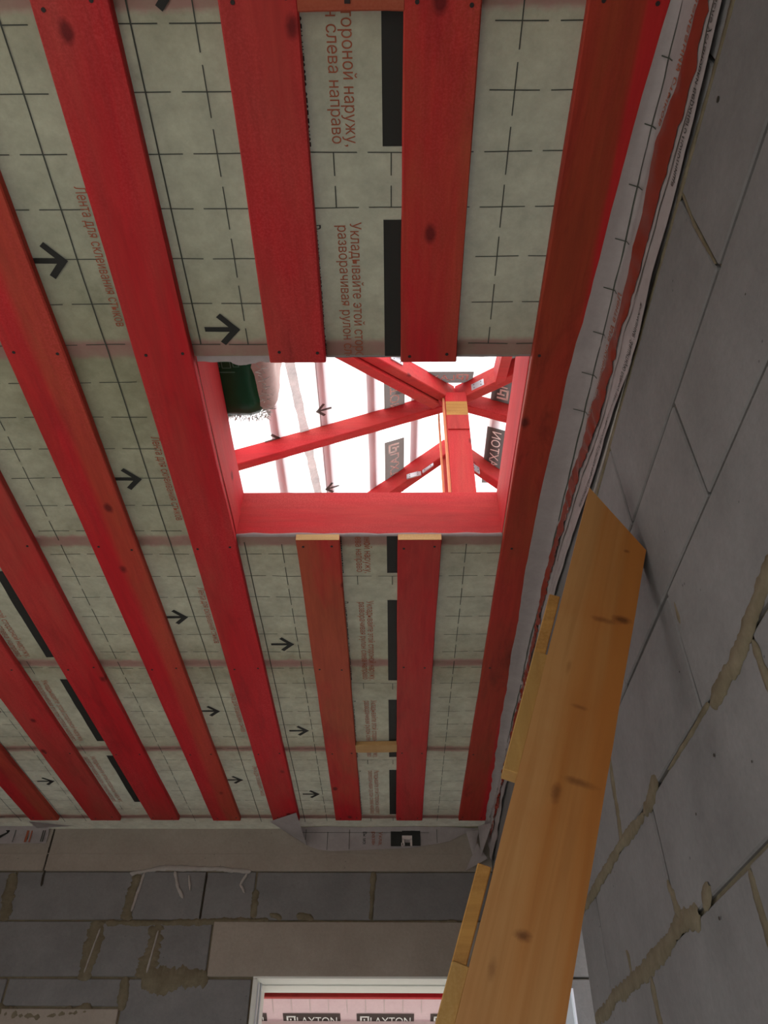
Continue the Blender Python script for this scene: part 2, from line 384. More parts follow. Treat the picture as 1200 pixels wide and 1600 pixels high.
# right wall: laid up to the ceiling, with an opening further back
OY0, OY1, OZ = 2.445, 3.35, .912
wr = struct(boxes('wall_right', [(XW + .009, XW + .25, YB - .3, OY0 - .004, ZF, 1.63), (XW + .009, XW + .25, OY1 + .03, YW + .3, ZF, 1.63), (XW + .009, XW + .25, OY0 - .004, OY1 + .03, OZ, 1.63)], M['mortar']))
rows = [(1.41, 1.628, .45, 1.9), (1.158, 1.41, .672, .63), (.912, 1.158, .955, .63), (.66, .912, 1.228, .624), (.408, .66, .99, .613), (.158, .408, 1.228, .62),
        (-.092, .158, .95, .62), (-.342, -.092, 1.228, .62), (-.592, -.342, .95, .62), (-.842, -.592, 1.228, .62), (-1.092, -.842, .95, .62), (-1.45, -1.092, 1.228, .62)]
for i, (z0, z1, j0, pitch) in enumerate(rows):
    k = -6
    while j0 + k * pitch < YW:
        a, b = max(j0 + k * pitch, YB - .05), min(j0 + (k + 1) * pitch, YW + .02); k += 1
        if b - a < .05: continue
        segs = [(a, b)]
        if z0 < OZ - .01:
            segs = [s for s in ((a, min(b, OY0 + .004)), (max(a, OY1 + .03), b)) if s[1] - s[0] > .03]
        g = .0035 if z0 > .6 else .0055
        for s in segs: block('block', 'x', s[0] + g, s[1] - g, z0 + g, z1 - g, M['block'], wr, XW, .24, random.uniform(-.001, .001))
for n_, (z0, z1) in enumerate([(.698, .91), (.3, .69), (-.1, .292), (-.6, -.108), (-1.45, -.608)]):
    boxes('jamb_block', [(XW + .004, XW + .25, OY1, OY1 + .035, z0, z1)], M['jamb'], wr, bev=.003)
for pts, w in [([(.85, .70), (.961, .672), (1.052, .654), (1.185, .648)], .034), ([(1.826, .861), (1.848, .758), (1.866, .662)], .034),
               ([(1.528, .672), (1.60, .655), (1.66, .652)], .036), ([(1.66, .65), (1.848, .664), (2.108, .664), (2.359, .659)], .026), ([(1.607, .50), (1.59, .444), (1.575, .413)], .034),
               ([(1.48, .409), (1.608, .413), (1.843, .404), (2.117, .41), (2.43, .407)], .040), ([(1.847, .385), (1.847, .336), (1.843, .25)], .022),
               ([(1.228, .398), (1.231, .362), (1.23, .28)], .020), ([(.984, .645), (.986, .607), (.988, .54)], .016), ([(1.203, .873), (1.207, .826)], .012), ([(1.19, .655), (1.303, .655), (1.455, .656)], .010),
               ([(1.40, .43), (1.45, .405)], .03), ([(.66, 1.40), (.672, 1.30), (.672, 1.17)], .007), ([(2.0, .47), (1.99, .42)], .02)]:
    smear(pts, w, 'x', XW, wr, M['mortar'], seed=len(pts) + w * 100)
smear([(.1, 1.412), (.6, 1.41), (1.2, 1.413), (1.9, 1.415)], .016, 'x', XW, wr, M['mortar'], seed=3)
smear([(1.05, 1.42), (1.3, 1.425), (1.5, 1.43)], .006, 'x', XW - .002, wr, M['plaster'], seed=8)
for (y, z, r) in ((.484, 1.358, .0055), (1.23, .58, .0035), (1.107, .512, .0025), (1.373, .538, .003), (1.393, .375, .0035), (.646, 1.038, .002), (1.271, .763, .002)):
    V = [(XW - .0015, y + r * math.cos(k * math.pi / 5), z + r * .9 * math.sin(k * math.pi / 5)) for k in range(10)]
    mk('drill_hole', V, [tuple(range(10))], M['crack'], wr)
# far wall
WX0, WX1, WZ0, WZ1 = -.69, .42, -.55, .907
YO = YW + .285
wf = struct(boxes('wall_far', [(XL - .3, WX0, YW + .008, YO, ZF, 1.63), (WX1, XW + .25, YW + .008, YO, ZF, 1.63), (WX0, WX1, YW + .008, YO, WZ1, 1.63), (WX0, WX1, YW + .008, YO, ZF, WZ0)], M['mortar']))
g = .005
block('ring_beam', 'y', XL, -1.884, 1.402, 1.628, M['concrete'], wf, YW, .2, .004)
block('ring_beam', 'y', -1.878, XW, 1.402, 1.628, M['concrete'], wf, YW, .2, .004)
boxes('formwork_seam', [(XL, XW, YW - .0065, YW - .003, 1.489, 1.4925)], M['concrete'], wf)
def frow(js, z0, z1, mat=None):
    for a, b in zip(js[:-1], js[1:]): block('block', 'y', a + g, b - g, z0 + g, z1 - g, mat or M['block_far'], wf, YW, .2, random.uniform(-.001, .002))
frow([XL, -2.64, -2.02, -1.361, -.997, -.73, -.108, XW], 1.158, 1.402)
frow([XL, -2.75, -2.14, -1.534, -1.216, -.925], .9, 1.158)
block('lintel', 'y', -.92, XW, WZ1, 1.153, M['concrete'], wf, YW, .2, .004)
frow([XL, -2.5, -1.9, -1.319], .774, .9); frow([-1.319, WX0 - .004], .65, .9); block('lintel', 'y', XL, -1.324, .52, .768, M['concrete'], wf, YW, .2, .003)
frow([WX1 + .0, XW], .65, .9)
zz = .65; k = 0
while zz > ZF + .05:
    z0 = max(ZF, zz - .25); top = zz if zz < .52 else .52
    frow([XL] + [-2.9 + .31 * (k % 2) + .62 * q for q in range(0, 4)][1:3] + [-1.32 - .2 * (k % 2)] + [WX0 - .004], z0, min(zz, .515)) if zz <= .66 and min(zz, .515) - z0 > .05 else None
    frow([WX1, XW], z0, zz)
    if z0 < WZ0 - .05: frow([WX0, -.1, WX1], z0, min(zz, WZ0))
    zz = z0; k += 1
frow([-1.319, WX0 - .004], .52, .65)
for pts, w in [([(-2.042, 1.391), (-2.024, 1.275), (-2.01, 1.152)], .06), ([(-1.365, 1.386), (-1.368, 1.277), (-1.373, 1.153)], .075), ([(-1.532, 1.16), (-1.528, 1.035), (-1.524, .885)], .075),
               ([(-1.209, 1.14), (-1.211, 1.007), (-1.213, .894)], .095), ([(-1.48, 1.150), (-1.197, 1.148), (-.935, 1.152), (-.64, 1.156)], .034), ([(-1.24, .905), (-1.086, .893), (-.911, .889)], .10),
               ([(-.724, 1.31), (-.723, 1.17)], .035), ([(-1.32, .905), (-1.308, .759)], .045), ([(-.103, 1.40), (-.112, 1.28), (-.12, 1.165)], .034), ([(-1.95, .752), (-1.701, .732), (-1.45, .758)], .06),
               ([(-.64, 1.19), (-.575, 1.166)], .03), ([(-.50, 1.185), (-.41, 1.166)], .03), ([(-.935, 1.15), (-.541, 1.153), (-.08, 1.152), (.331, 1.158)], .016)]:
    smear(pts, w, 'y', YW, wf, M['mortar'], proud=.0035, seed=w * 77)
for pts, w in [([(-1.41, 1.392), (-1.205, 1.418), (-.95, 1.412), (-.76, 1.40)], .024), ([(-1.17, 1.40), (-1.14, 1.32), (-1.10, 1.265)], .02), ([(-1.09, 1.38), (-1.068, 1.30)], .014), ([(-.78, 1.39), (-.81, 1.33), (-.78, 1.29)], .02), ([(-1.33, 1.39), (-1.36, 1.2)], .012), ([(-1.2, 1.11), (-1.22, .92)], .008), ([(-1.50, 1.12), (-1.53, .92)], .007)]:
    smear(pts, w, 'y', YW - .004, wf, M['plaster'], proud=.006, seed=w * 55, name='plaster_drip')
smear([(-1.884, 1.628), (-1.878, 1.47), (-1.868, 1.323)], .012, 'y', YW - .003, wf, M['crack'], proud=.002, seed=2, name='crack_line')
smear([(-1.0, 1.395), (-1.0, 1.165)], .010, 'y', YW, wf, M['crack'], proud=.002, seed=4, name='crack_line')
# far window: light lining boards in the opening
w1 = struct(boxes('window_1', [(WX0, WX1, YW - .002, YO, WZ1 - .008, WZ1 + .002)], M['pvc']))
boxes('lining', [(WX0, WX0 + .022, YW - .004, YO, WZ0, WZ1 - .008)], M['pvc'], w1, bev=.003)
boxes('lining', [(WX1 - .022, WX1, YW - .004, YO, WZ0, WZ1 - .008)], M['pvc'], w1, bev=.003)
boxes('lining', [(WX0 - .01, WX1 + .01, YW - .03, YO, WZ0 - .02, WZ0 + .002)], M['pvc'], w1, bev=.003)
boxes('corner_bead', [(WX0 + .022, WX0 + .028, YW + .02, YW + .04, WZ0, WZ1 - .02), (WX0 + .022, WX0 + .03, YW + .10, YW + .12, WZ0, WZ1 - .01)], M['zinc'], w1)
boxes('lining_step', [(WX0 + .02, WX1, YW + .13, YO, WZ1 - .014, WZ1 - .008)], M['pvc'], w1)
# opening in the right wall: pale window profile at its far side
w2 = struct(boxes('window_2', [(XW + .06, XW + .118, OY1 - .062, OY1 + .002, -.5, .655)], M['frame'], bev=.006))
boxes('frame_bead', [(XW + .118, XW + .13, OY1 - .03, OY1 + .002, -.5, .655)], M['zinc'], w2)
boxes('frame_rail', [(XW + .06, XW + .118, OY0 + .05, OY1 - .06, -.55, -.49)], M['pvc'], w2, bev=.006)

# ------------------------------------------------------------------ ceiling: membrane with print, boards nailed under it
def zmem(x, y):
    near = min(1, max(0, (4.33 - y) / .1))
    return ZM + .0035 * nz(x, y, 0, 3.1) + .0018 * nz(x, y, 3, 11) + .0007 * nz(x, y, 7, 34)
def cuts(a, b, step, must):
    q = sorted(set([a, b] + [c for c in must if a < c < b])); out = [q[0]]
    for s, e in zip(q[:-1], q[1:]):
        n = max(1, round((e - s) / step)); out += [s + (e - s) * i / n for i in range(1, n + 1)]
    return out
xs = cuts(XL, XW, .03, (HX0, HX1)); ys = cuts(YB, YW + .005, .03, (HY0, HY1))
V = [(x, y, zmem(x, y)) for y in ys for x in xs]; Fc = []
nx = len(xs)
for j in range(len(ys) - 1):
    for i in range(nx - 1):
        if HX0 - 1e-6 <= xs[i] < HX1 - 1e-6 and HY0 - 1e-6 <= ys[j] < HY1 - 1e-6: continue
        Fc.append((j * nx + i, (j + 1) * nx + i, (j + 1) * nx + i + 1, j * nx + i + 1))
ceil = struct(mk('ceiling', V, Fc, M['ceil'], smooth=True))
# joists above the membrane (they run across) and the trimmers of the hatch
def joist(y0, y1, name='joist', x0=XL - .25, x1=3.6):
    return plank(name, (x0, (y0 + y1) / 2, 1.727), (x1, (y0 + y1) / 2, 1.727), (0, 1, 0), y1 - y0, .19, M['red_x'], ceil, hdir=(0, 0, 1), n=24, wob=.0008)
for y in (-.37, .395, 2.638, 3.38, 4.19): joist(y - .024, y + .024)
joist(HY0 - .05, HY0 - .001); joist(HY1, HY1 + .049)
for x0, x1 in ((HX0 - .05, HX0), (HX1, HX1 + .05)):
    plank('trimmer', ((x0 + x1) / 2, HY0 - .001, 1.727), ((x0 + x1) / 2, HY1, 1.727), (1, 0, 0), .05, .19, M['red_y'], ceil, hdir=(0, 0, 1), n=8, wob=.0012)
# boards
BD = [(-2.615, -2.465, 'red_mid'), (-2.28, -2.125, 'red'), (-1.948, -1.795, 'red_right'), (-1.622, -1.461, 'red'), (-1.297, -1.144, 'red'), (-.964, -.816, 'red_right'), (-.642, -.499, 'red'), (-2.95, -2.80, 'red')]
def nails(x0, x1, ysn, parent):
    V, Fc = [], []
    for y in ysn:
        for fx in (.17, .83):
            cx, cy = x0 + (x1 - x0) * fx + random.uniform(-.008, .008), y + random.uniform(-.012, .012); n0 = len(V); r = .0042
            for k in range(8): V.append((cx + r * math.cos(k * math.pi / 4), cy + r * math.sin(k * math.pi / 4), ZB - .0012))
            for k in range(8): V.append((cx + r * math.cos(k * math.pi / 4), cy + r * math.sin(k * math.pi / 4), ZB + .002))
            Fc.append(tuple(n0 + k for k in range(8))); Fc += [(n0 + k, n0 + (k + 1) % 8, n0 + 8 + (k + 1) % 8, n0 + 8 + k) for k in range(8)]
    mk('nail_heads', V, Fc, M['nail'], parent, kind='stuff')
JY = (-.37, .40, 1.155, 1.905, 2.638, 3.38, 4.14)
def board(x0, x1, y0, y1, mat):
    o = plank('board', ((x0 + x1) / 2, y0, ZB + .0125), ((x0 + x1) / 2, y1, ZB + .0125), (1, 0, 0), x1 - x0, .025, M[mat], ceil, hdir=(0, 0, 1), n=40, wob=.0011)
    nails(x0, x1, [y for y in JY if y0 < y < y1], o); return o
for x0, x1, mname in BD: board(x0, x1, YB + .02, 4.172 + random.uniform(0, .012), mname)
board(-.306, -.165, YB + .02, 1.184, 'red'); board(.023, .163, YB + .02, 1.184, 'red_mid')
for x0, x1, mname in ((-.306, -.167, 'red_mid'), (.018, .157, 'red')):
    o = board(x0, x1, HY1 - .008, 4.176, mname)
    boxes('cut_end', [(x0 + .001, x1 - .001, HY1 - .0095, HY1 - .007, ZB + .001, ZB + .024)], M['tan_end'], o)
board(.351, .498, YB + .02, 4.176, 'red_left')
plank('spacer', (-.166, .372, ZB + .012), (.024, .372, ZB + .012), (0, 1, 0), .094, .024, M['red_spacer'], ceil, hdir=(0, 0, 1), n=6)
boxes('nail_head', [(-.082, -.072, .395, .405, ZB - .002, ZB + .004)], M['nail'], ceil)
plank('spacer', (-.168, 3.335, ZB + .011), (.019, 3.328, ZB + .011), (0, 1, 0), .072, .022, M['tan_x'], ceil, hdir=(0, 0, 1), n=6)

# printed grid: dashed crosses, with a few unbroken lines
GX0, GX, GY0, GY = .001, .1195, .44, .1175
SOLID = (-4, -6, -15, -17, 7)
def strip(pts, w, zf, dz=.0016):
    V, Fc = [], []
    for i, (x, y) in enumerate(pts):
        a = pts[min(i + 1, len(pts) - 1)]; b = pts[max(i - 1, 0)]; d = Vector((a[0] - b[0], a[1] - b[1])).normalized(); n = Vector((-d.y, d.x)) * w / 2
        for s in (-1, 1): X, Y = x + n.x * s, y + n.y * s; V.append((X, Y, zf(X, Y) - dz))
    for i in range(len(pts) - 1): Fc.append((2 * i, 2 * i + 1, 2 * i + 3, 2 * i + 2))
    return V, Fc
def inhole(x, y): return HX0 - .004 < x < HX1 + .004 and HY0 - .004 < y < HY1 + .004
PR = [(-.133, -.022, 'c'), (-1.51, -1.35, 'e')]
def blocked(x, y):      # print panels leave the grid out
    if -.16 < x < .14: return ((y - .10) % .7) < .565 and True
    if -1.51 < x < -1.2: return ((y - 2.03) % .7) < .565
    return False
parts = []
for kx in range(-26, 5):
    x = GX0 + kx * GX; px = x
    y = YB + .02
    segs = []
    for ky in range(-13, 33):
        yc = GY0 + ky * GY
        a, b = (yc - GY * .5, yc + GY * .5) if kx in SOLID else (yc - GY * .41, yc + GY * .41)
        segs.append((a, b))
    segs = [q for a, b in segs for q in ((a, (a + b) / 2), ((a + b) / 2, b))]
    for a, b in segs:
        if b > YW - .05: continue
        pts = [(x + .0015 * nz(x * 9, yy, 1, 2), yy) for yy in (a, (a + b) / 2, b)]
        if any(inhole(*p) or blocked(*p) for p in pts): continue
        parts.append(strip(pts, .0032 if kx in SOLID else .0024, zmem))
for ky in range(-13, 33):
    yc = GY0 + ky * GY
    if yc > YW - .06: continue
    for kx in range(-26, 5):
        x = GX0 + kx * GX
        pts = [(xx, yc + .0022 * nz(xx, yc * 7, 4, 4)) for xx in (x - GX * .41, x - GX * .2, x, x + GX * .2, x + GX * .41)]
        if any(inhole(*p) or blocked(*p) or p[0] > XW - .01 for p in pts): continue
        parts.append(strip(pts, .0023, zmem))
V, Fc = join(parts); mk('printed_grid', V, Fc, M['ink_line'], ceil, kind='stuff')
# arrows
def arrow(cx, cy, s=.082, flip=1, zf=zmem, parent=ceil, mat=None, name='printed_arrow'):
    t = s * .17
    ps = [strip([(cx - flip * s * .5, cy), (cx, cy), (cx + flip * s * .36, cy)], t, zf, .0022), strip([(cx - flip * s * .02, cy - s * .5), (cx + flip * s * .25, cy - s * .2), (cx + flip * s * .5, cy + t * .35)], t * 1.1, zf, .0026),
          strip([(cx - flip * s * .02, cy + s * .5), (cx + flip * s * .25, cy + s * .2), (cx + flip * s * .5, cy - t * .35)], t * 1.1, zf, .0026)]
    V, Fc = join(ps); return mk(name, V, Fc, mat or M['ink'], parent)
for y in (-.32, .375, 1.10, 2.503, 3.199, 3.886): arrow(-.418, y)
for y in (-.49, .21, .913, 1.619, 2.322, 3.024, 3.717): arrow(-.785, y)
for y in (.90, 1.61, 2.31, 3.02, 3.733): arrow(-1.726, y)
# print panels (text lines and the dark logo block half under the boards)
T1, T2, T3, T4 = 'Укладывайте этой стороной наружу,', 'разворачивая рулон слева направо', 'Вы монтируете правильно, если читаете этот текст', 'Лента для склеивания стыков'
def ctext(body, x, y0, ln, h, mat):
    return printed('printed_text', body, lambda s, t: (x + t * h, y0 + s * ln, zmem(x + t * h, y0 + s * ln) - .002), mat, ceil)
def panel_rect(x0, x1, y0, y1):
    n = 14; V, Fc = [], []
    for i in range(n + 1):
        y = y0 + (y1 - y0) * i / n
        for x in (x0, (x0 + x1) / 2, x1): V.append((x, y, zmem(x, y) - .0018))
    for i in range(n):
        for j in (0, 1): a = i * 3 + j; Fc.append((a, a + 1, a + 4, a + 3))
    return mk('printed_logo_block', V, Fc, M['ink'], ceil)
def trunc(y0, body, x, ln, h, mat, y_stop=None, y_start=None):
    """a text line cut at the hatch edge"""
    V, Fc = TXT.setdefault(body, text2d(body, 0))
    keep = [f for f in Fc if all((y_stop is None or y0 + V[i][0] * ln < y_stop) and (y_start is None or y0 + V[i][0] * ln > y_start) for i in f)]
    return mk('printed_text', [(x + t * h, y0 + s * ln, zmem(x + t * h, y0 + s * ln) - .002) for s, t in V], keep, mat, ceil)
for k, y0 in enumerate((-.585, .12, .821, 1.525, 2.223, 2.921, 3.606)):
    y1 = y0 + .543; stop = HY0 if k == 2 else None; start = HY1 if k == 3 else None
    if k == 2: y1 = HY0
    panel_rect(-.017, .13, max(y0, HY1) if k == 3 else y0, y1)
    trunc(y0 + .005, T1, -.091, .538, .0245, M['ink_orange'], stop, start); trunc(y0 + .012, T2, -.119, .525, .0235, M['ink_orange'], stop, start)
    trunc(y0 + .010, T3, -.186, .533, .030, M['ink'], stop, start)
for y0 in (-.06, .645, 1.35, 2.055, 2.76, 3.45):
    panel_rect(-1.345, -1.20, y0, y0 + .54)
    ctext(T1, -1.424, y0 + .005, .535, .0245, M['ink_orange']); ctext(T2, -1.456, y0 + .012, .522, .0235, M['ink_orange']); ctext(T3, -1.500, y0 + .01, .53, .028, M['ink'])
for y0 in (.04, .742, 1.452, 2.15, 2.86, 3.56):
    ctext(T4, -.674, y0, .348, .024, M['ink_orange'])
# torn and turned edges of the membrane at the hatch
V, Fc = [], []; n = 40
for i in range(n + 1):
    x = HX0 + .004 + i / n * .19; e = .012 + .010 * nz(x, 1, 0, 30) + .012 * (1 if .45 < i / n < .85 else 0) * (1 - abs(i / n - .65) / .25)
    V += [(x, HY0 - .002, ZM - .001), (x, HY0 + e * .6, ZM - .002), (x, HY0 + e, ZM - .004)]
for i in range(n):
    for j in (0, 1): a = i * 3 + j; Fc.append((a, a + 3, a + 4, a + 1))
mk('torn_edge', V, Fc, M['flap'], ceil, smooth=True)
for (xa, xb, yy, sg) in ((-.165, .023, HY0, 1), (.163, HX1, HY0, 1), (HX0, HX1, HY1, -1)):
    V, Fc = [], []; n = 30
    for i in range(n + 1):
        x = xa + (xb - xa) * i / n; e = .004 + .002 * nz(x, 2, 0, 40)
        V += [(x, yy - sg * .002, ZM - .001), (x, yy + sg * e, ZM - .001), (x, yy + sg * (e - .001), ZM + .01 + .004 * nz(x, 5, 0, 20))]
    for i in range(n):
        for j in (0, 1): a = i * 3 + j; Fc.append((a, a + 3, a + 4, a + 1))
    mk('cut_edge', V, Fc, M['flap'], ceil, smooth=True)

# membrane turned down onto the right wall
def lerp_tab(tab, y):
    if y <= tab[0][0]: return tab[0][1]
    for (a, va), (b, vb) in zip(tab[:-1], tab[1:]):
        if y <= b: return va + (vb - va) * (y - a) / (b - a)
    return tab[-1][1]
XIN = [(-1, .505), (.35, .500), (.7, .476), (1.2, .452), (1.8, .440), (2.6, .455), (3.4, .475), (4.1, .492)]
ZE = [(-1, 1.43), (.363, 1.434), (.49, 1.420), (.75, 1.412), (.90, 1.405), (1.0, 1.402), (1.13, 1.413), (1.26, 1.43), (1.47, 1.445), (1.75, 1.49), (2.1, 1.52), (2.6, 1.535), (3.3, 1.52), (3.7, 1.50), (4.0, 1.47), (4.33, 1.42)]
def sheet(y, t, off=0):
    xi = lerp_tab(XIN, y); ze = lerp_tab(ZE, y) + .004 * nz(y, 3, 0, 6)
    wr_ = (.004 * nz(y, t * 2, 1, 5) + .0025 * nz(y, t, 6, 17)) * (1 if y < 2.2 else 1 + 1.6 * min(1, (y - 2.2) / 1.5))
    if t < .3:
        s = t / .3; x = xi + (.516 - xi) * math.sin(s * math.pi / 2) ** .9; z = 1.597 - (1 - math.cos(s * math.pi / 2)) * .022
    else:
        s = (t - .3) / .7; x = .516 + .011 * s; z = 1.575 + (ze - 1.575) * s
    x = min(x + wr_ - .003, XW - .003)
    if t < .3: z += min(0, wr_) * .8
    return (x - off, y, z - (off * .6 if t < .3 else 0))
ny, nt_ = 190, 16; V, Fc = [], []
for i in range(ny + 1):
    y = YB + .05 + (4.32 - YB - .05) * i / ny
    for j in range(nt_ + 1): V.append(sheet(y, j / nt_))
for i in range(ny):
    for j in range(nt_): a = i * (nt_ + 1) + j; Fc.append((a, a + 1, a + nt_ + 2, a + nt_ + 1))
fl = mk('membrane_turn_down', V, Fc, M['flap'], ceil, smooth=True); fl['label'] = 'pale wrinkled membrane edge turned down onto block wall'
def t_of(y, z):
    ze = lerp_tab(ZE, y)
    return .3 + .7 * (1.575 - z) / (1.575 - ze) if z < 1.575 else .3 * math.acos(max(-1, min(1, 1 - (1.597 - min(z, 1.597)) / .022))) / (math.pi / 2)
TA = [(-1, 1.515), (.38, 1.513), (.515, 1.522), (.627, 1.548), (.747, 1.534), (.917, 1.527), (1.056, 1.534), (1.195, 1.530), (1.34, 1.546), (1.555, 1.572), (2.0, 1.585), (2.6, 1.575), (3.4, 1.56), (4.2, 1.54)]
TB = [(-1, 1.475), (.374, 1.475), (.47, 1.458), (.57, 1.463), (.715, 1.468), (.884, 1.472), (1.024, 1.489), (1.2, 1.482), (1.31, 1.488), (1.5, 1.522), (2.0, 1.56), (2.6, 1.55), (3.4, 1.535), (4.2, 1.51)]
def lowband(name, ta, tb, mat, off, y0, y1, n, jag=0.0):
    V, Fc = [], []
    for i in range(n + 1):
        y = y0 + (y1 - y0) * i / n; za, zb = ta(y), tb(y) + jag * nz(y, 8, 0, 60)
        for s in (0, .5, 1): V.append(sheet(y, min(1, t_of(y, za + (zb - za) * s)), off + ((.0015 + .0035 * min(1, max(0, (y - 1.0) * 5))) * nz(y, s * .02, 2, 42) + .003 * min(1, max(0, (y - 1.0) * 5)) if jag else 0)))
    for i in range(n):
        for j in (0, 1): a = i * 3 + j; Fc.append((a, a + 1, a + 4, a + 3))
    return mk(name, V, Fc, mat, fl, smooth=True)
lowband('adhesive_tape', lambda y: lerp_tab(TA, y), lambda y: lerp_tab(TB, y), M['tape'], .0022, -.9, 4.2, 420, .008)
lowband('printed_line', lambda y: lerp_tab(TB, y) - .014, lambda y: lerp_tab(TB, y) - .017, M['ink_line'], .0014, -.9, 1.9, 120)
lowband('printed_line', lambda y: 1.585 + .002 * nz(y, 0, 0, 3), lambda y: 1.5825 + .002 * nz(y, 0, 0, 3), M['ink_line'], .0014, -.9, 4.1, 200)
for yy in (.49, .61, .73, .85, .97, 1.09, 1.21, 1.33): lowband('printed_tick', lambda y: 1.594, lambda y: 1.565, M['ink_line'], .0016, yy, yy + .0025, 2)
def wtext(body, y0, ln, z0f, h, mat):
    def fm(s, t):
        y = y0 + s * ln; return sheet(y, min(1, t_of(y, z0f(y) + t * h)), .0018)
    return printed('printed_text', body, fm, mat, fl)
for y0 in (.205, .955): wtext(T4, y0, .395, lambda y: min(lerp_tab(TA, y) + .006, 1.557), .017, M['ink_orange'])
T5 = 'Внимание! Защитную пленку удалите только после установки верхнего полотнища'
for y0 in (-.02, .905): wtext(T5, y0, .68, lambda y: lerp_tab(ZE, y) + .010, .013, M['ink'])

# membrane turned down onto the far wall, with folded corners
def flap(name, outline_low, x0, x1, ztop, parent, n=26, m_=8, yoff=.012, mat=None):
    V, Fc = [], []
    for i in range(n + 1):
        x = x0 + (x1 - x0) * i / n; zl = lerp_tab(outline_low, x)
        for j in range(m_ + 1):
            s = j / m_; z = ztop + (zl - ztop) * s
            V.append((x, YW - yoff - .006 * nz(x, z, 2, 8) - (.03 * (1 - s) ** 6), z))
    for i in range(n):
        for j in range(m_): a = i * (m_ + 1) + j; Fc.append((a, a + 1, a + m_ + 2, a + m_ + 1))
    return mk(name, V, Fc, mat or M['flap'], parent, smooth=True)
f1 = flap('membrane_turn_down', [(-.62, 1.625), (-.54, 1.58), (-.469, 1.532), (-.40, 1.510), (-.327, 1.503), (.091, 1.520), (.301, 1.553), (.40, 1.60), (.48, 1.63)], -.62, .48, 1.63, ceil)
f1['label'] = 'pale membrane flap with printed text hanging on far wall'
f2 = flap('membrane_turn_down', [(-3.05, 1.54), (-2.159, 1.54), (-1.912, 1.543)], -2.9, -1.905, 1.625, ceil)
f2['label'] = 'pale membrane flap over the left end of far ring beam'
def quadstrip(name, bxs, y, mat, parent):
    V, Fc = join([([(a, y, c), (b, y, c), (b, y, d), (a, y, d)], [(0, 1, 2, 3)]) for a, b, c, d in bxs]); return mk(name, V, Fc, mat, parent)
yy = YW - .022
quadstrip('printed_logo_block', [(-.012, .05, 1.526, 1.605), (.10, .15, 1.528, 1.612), (.05, .10, 1.582, 1.609), (.066, .10, 1.527, 1.545)], yy, M['ink'], f1)
quadstrip('logo_mark', [(.045, .055, 1.526, 1.545), (.05, .105, 1.562, 1.583), (.05, .062, 1.53, 1.565), (.094, .105, 1.528, 1.565)], yy - .001, M['pale_print'], f1)
for bx, bd, ln, mt_ in ((-.165, T3, .533, 'ink'), (-.115, T2, .525, 'ink_orange'), (-.078, T1, .538, 'ink_orange')):
    Vt, Ft = TXT[bd]; h = .02
    keep = [f for f in Ft if all(Vt[i][0] * ln < .072 for i in f)]
    mk('printed_text', [(bx + t * h, yy, 1.603 - s * ln) for s, t in Vt], keep, M[mt_], f1)
quadstrip('printed_line', [(-.48, -.4775, 1.56, 1.62), (-.36, -.3575, 1.505, 1.62), (-.24, -.2375, 1.51, 1.62), (.24, .2425, 1.545, 1.62), (-.5, .2, 1.598, 1.600)], yy, M['ink_line'], f1)
quadstrip('printed_band', [(-2.025, -2.012, 1.545, 1.622), (-2.0, -1.993, 1.545, 1.622)], yy, M['ink_orange'], f2)
quadstrip('printed_line', [(-1.937, -1.932, 1.548, 1.622), (-1.926, -1.921, 1.548, 1.622), (-2.09, -2.086, 1.545, 1.622)], yy, M['ink_line'], f2)
V, Fc = join([([(-2.16, yy, 1.625), (-2.128, yy, 1.592), (-2.12, yy, 1.606), (-2.14, yy, 1.628)], [(0, 1, 2, 3)]), ([(-2.17, yy, 1.56), (-2.128, yy, 1.592), (-2.12, yy, 1.606), (-2.17, yy, 1.58)], [(0, 1, 2, 3)])])
mk('printed_arrow', V, Fc, M['ink'], f2)
def fold(name, tri, parent, n=8, bulge=.01, mat=None):
    a, b, c = [Vector(p) for p in tri]; V, Fc = [], []; idx = {}
    nrm = (b - a).cross(c - a).normalized()
    if nrm.y > 0: nrm = -nrm
    for i in range(n + 1):
        for j in range(n + 1 - i):
            u, v = i / n, j / n; p = a + (b - a) * u + (c - a) * v + nrm * bulge * (27 * u * v * (1 - u - v))
            idx[i, j] = len(V); V.append(tuple(p))
    for i in range(n):
        for j in range(n - i):
            Fc.append((idx[i, j], idx[i + 1, j], idx[i, j + 1]))
            if j < n - i - 1: Fc.append((idx[i + 1, j], idx[i + 1, j + 1], idx[i, j + 1]))
    return mk(name, V, Fc, mat or M['flap'], parent, smooth=True)
k1 = fold('folded_corner', [(-.66, 4.18, 1.596), (-.505, 4.05, 1.592), (-.47, 4.345, 1.53)], ceil)
fold('folded_corner', [(-1.965, 4.19, 1.60), (-1.965, 4.33, 1.615), (-1.76, 4.30, 1.615)], ceil, bulge=.004)
fold('folded_corner', [(.40, 4.33, 1.60), (.47, 4.31, 1.60), (.43, 4.315, 1.455)], ceil, bulge=.012)
fold('folded_corner', [(.455, 4.31, 1.53), (.385, 4.33, 1.395), (.505, 4.31, 1.45)], ceil, bulge=.01)
fold('folded_corner', [(.46, 4.25, 1.60), (.52, 4.1, 1.56), (.47, 4.30, 1.46)], ceil, bulge=.01)

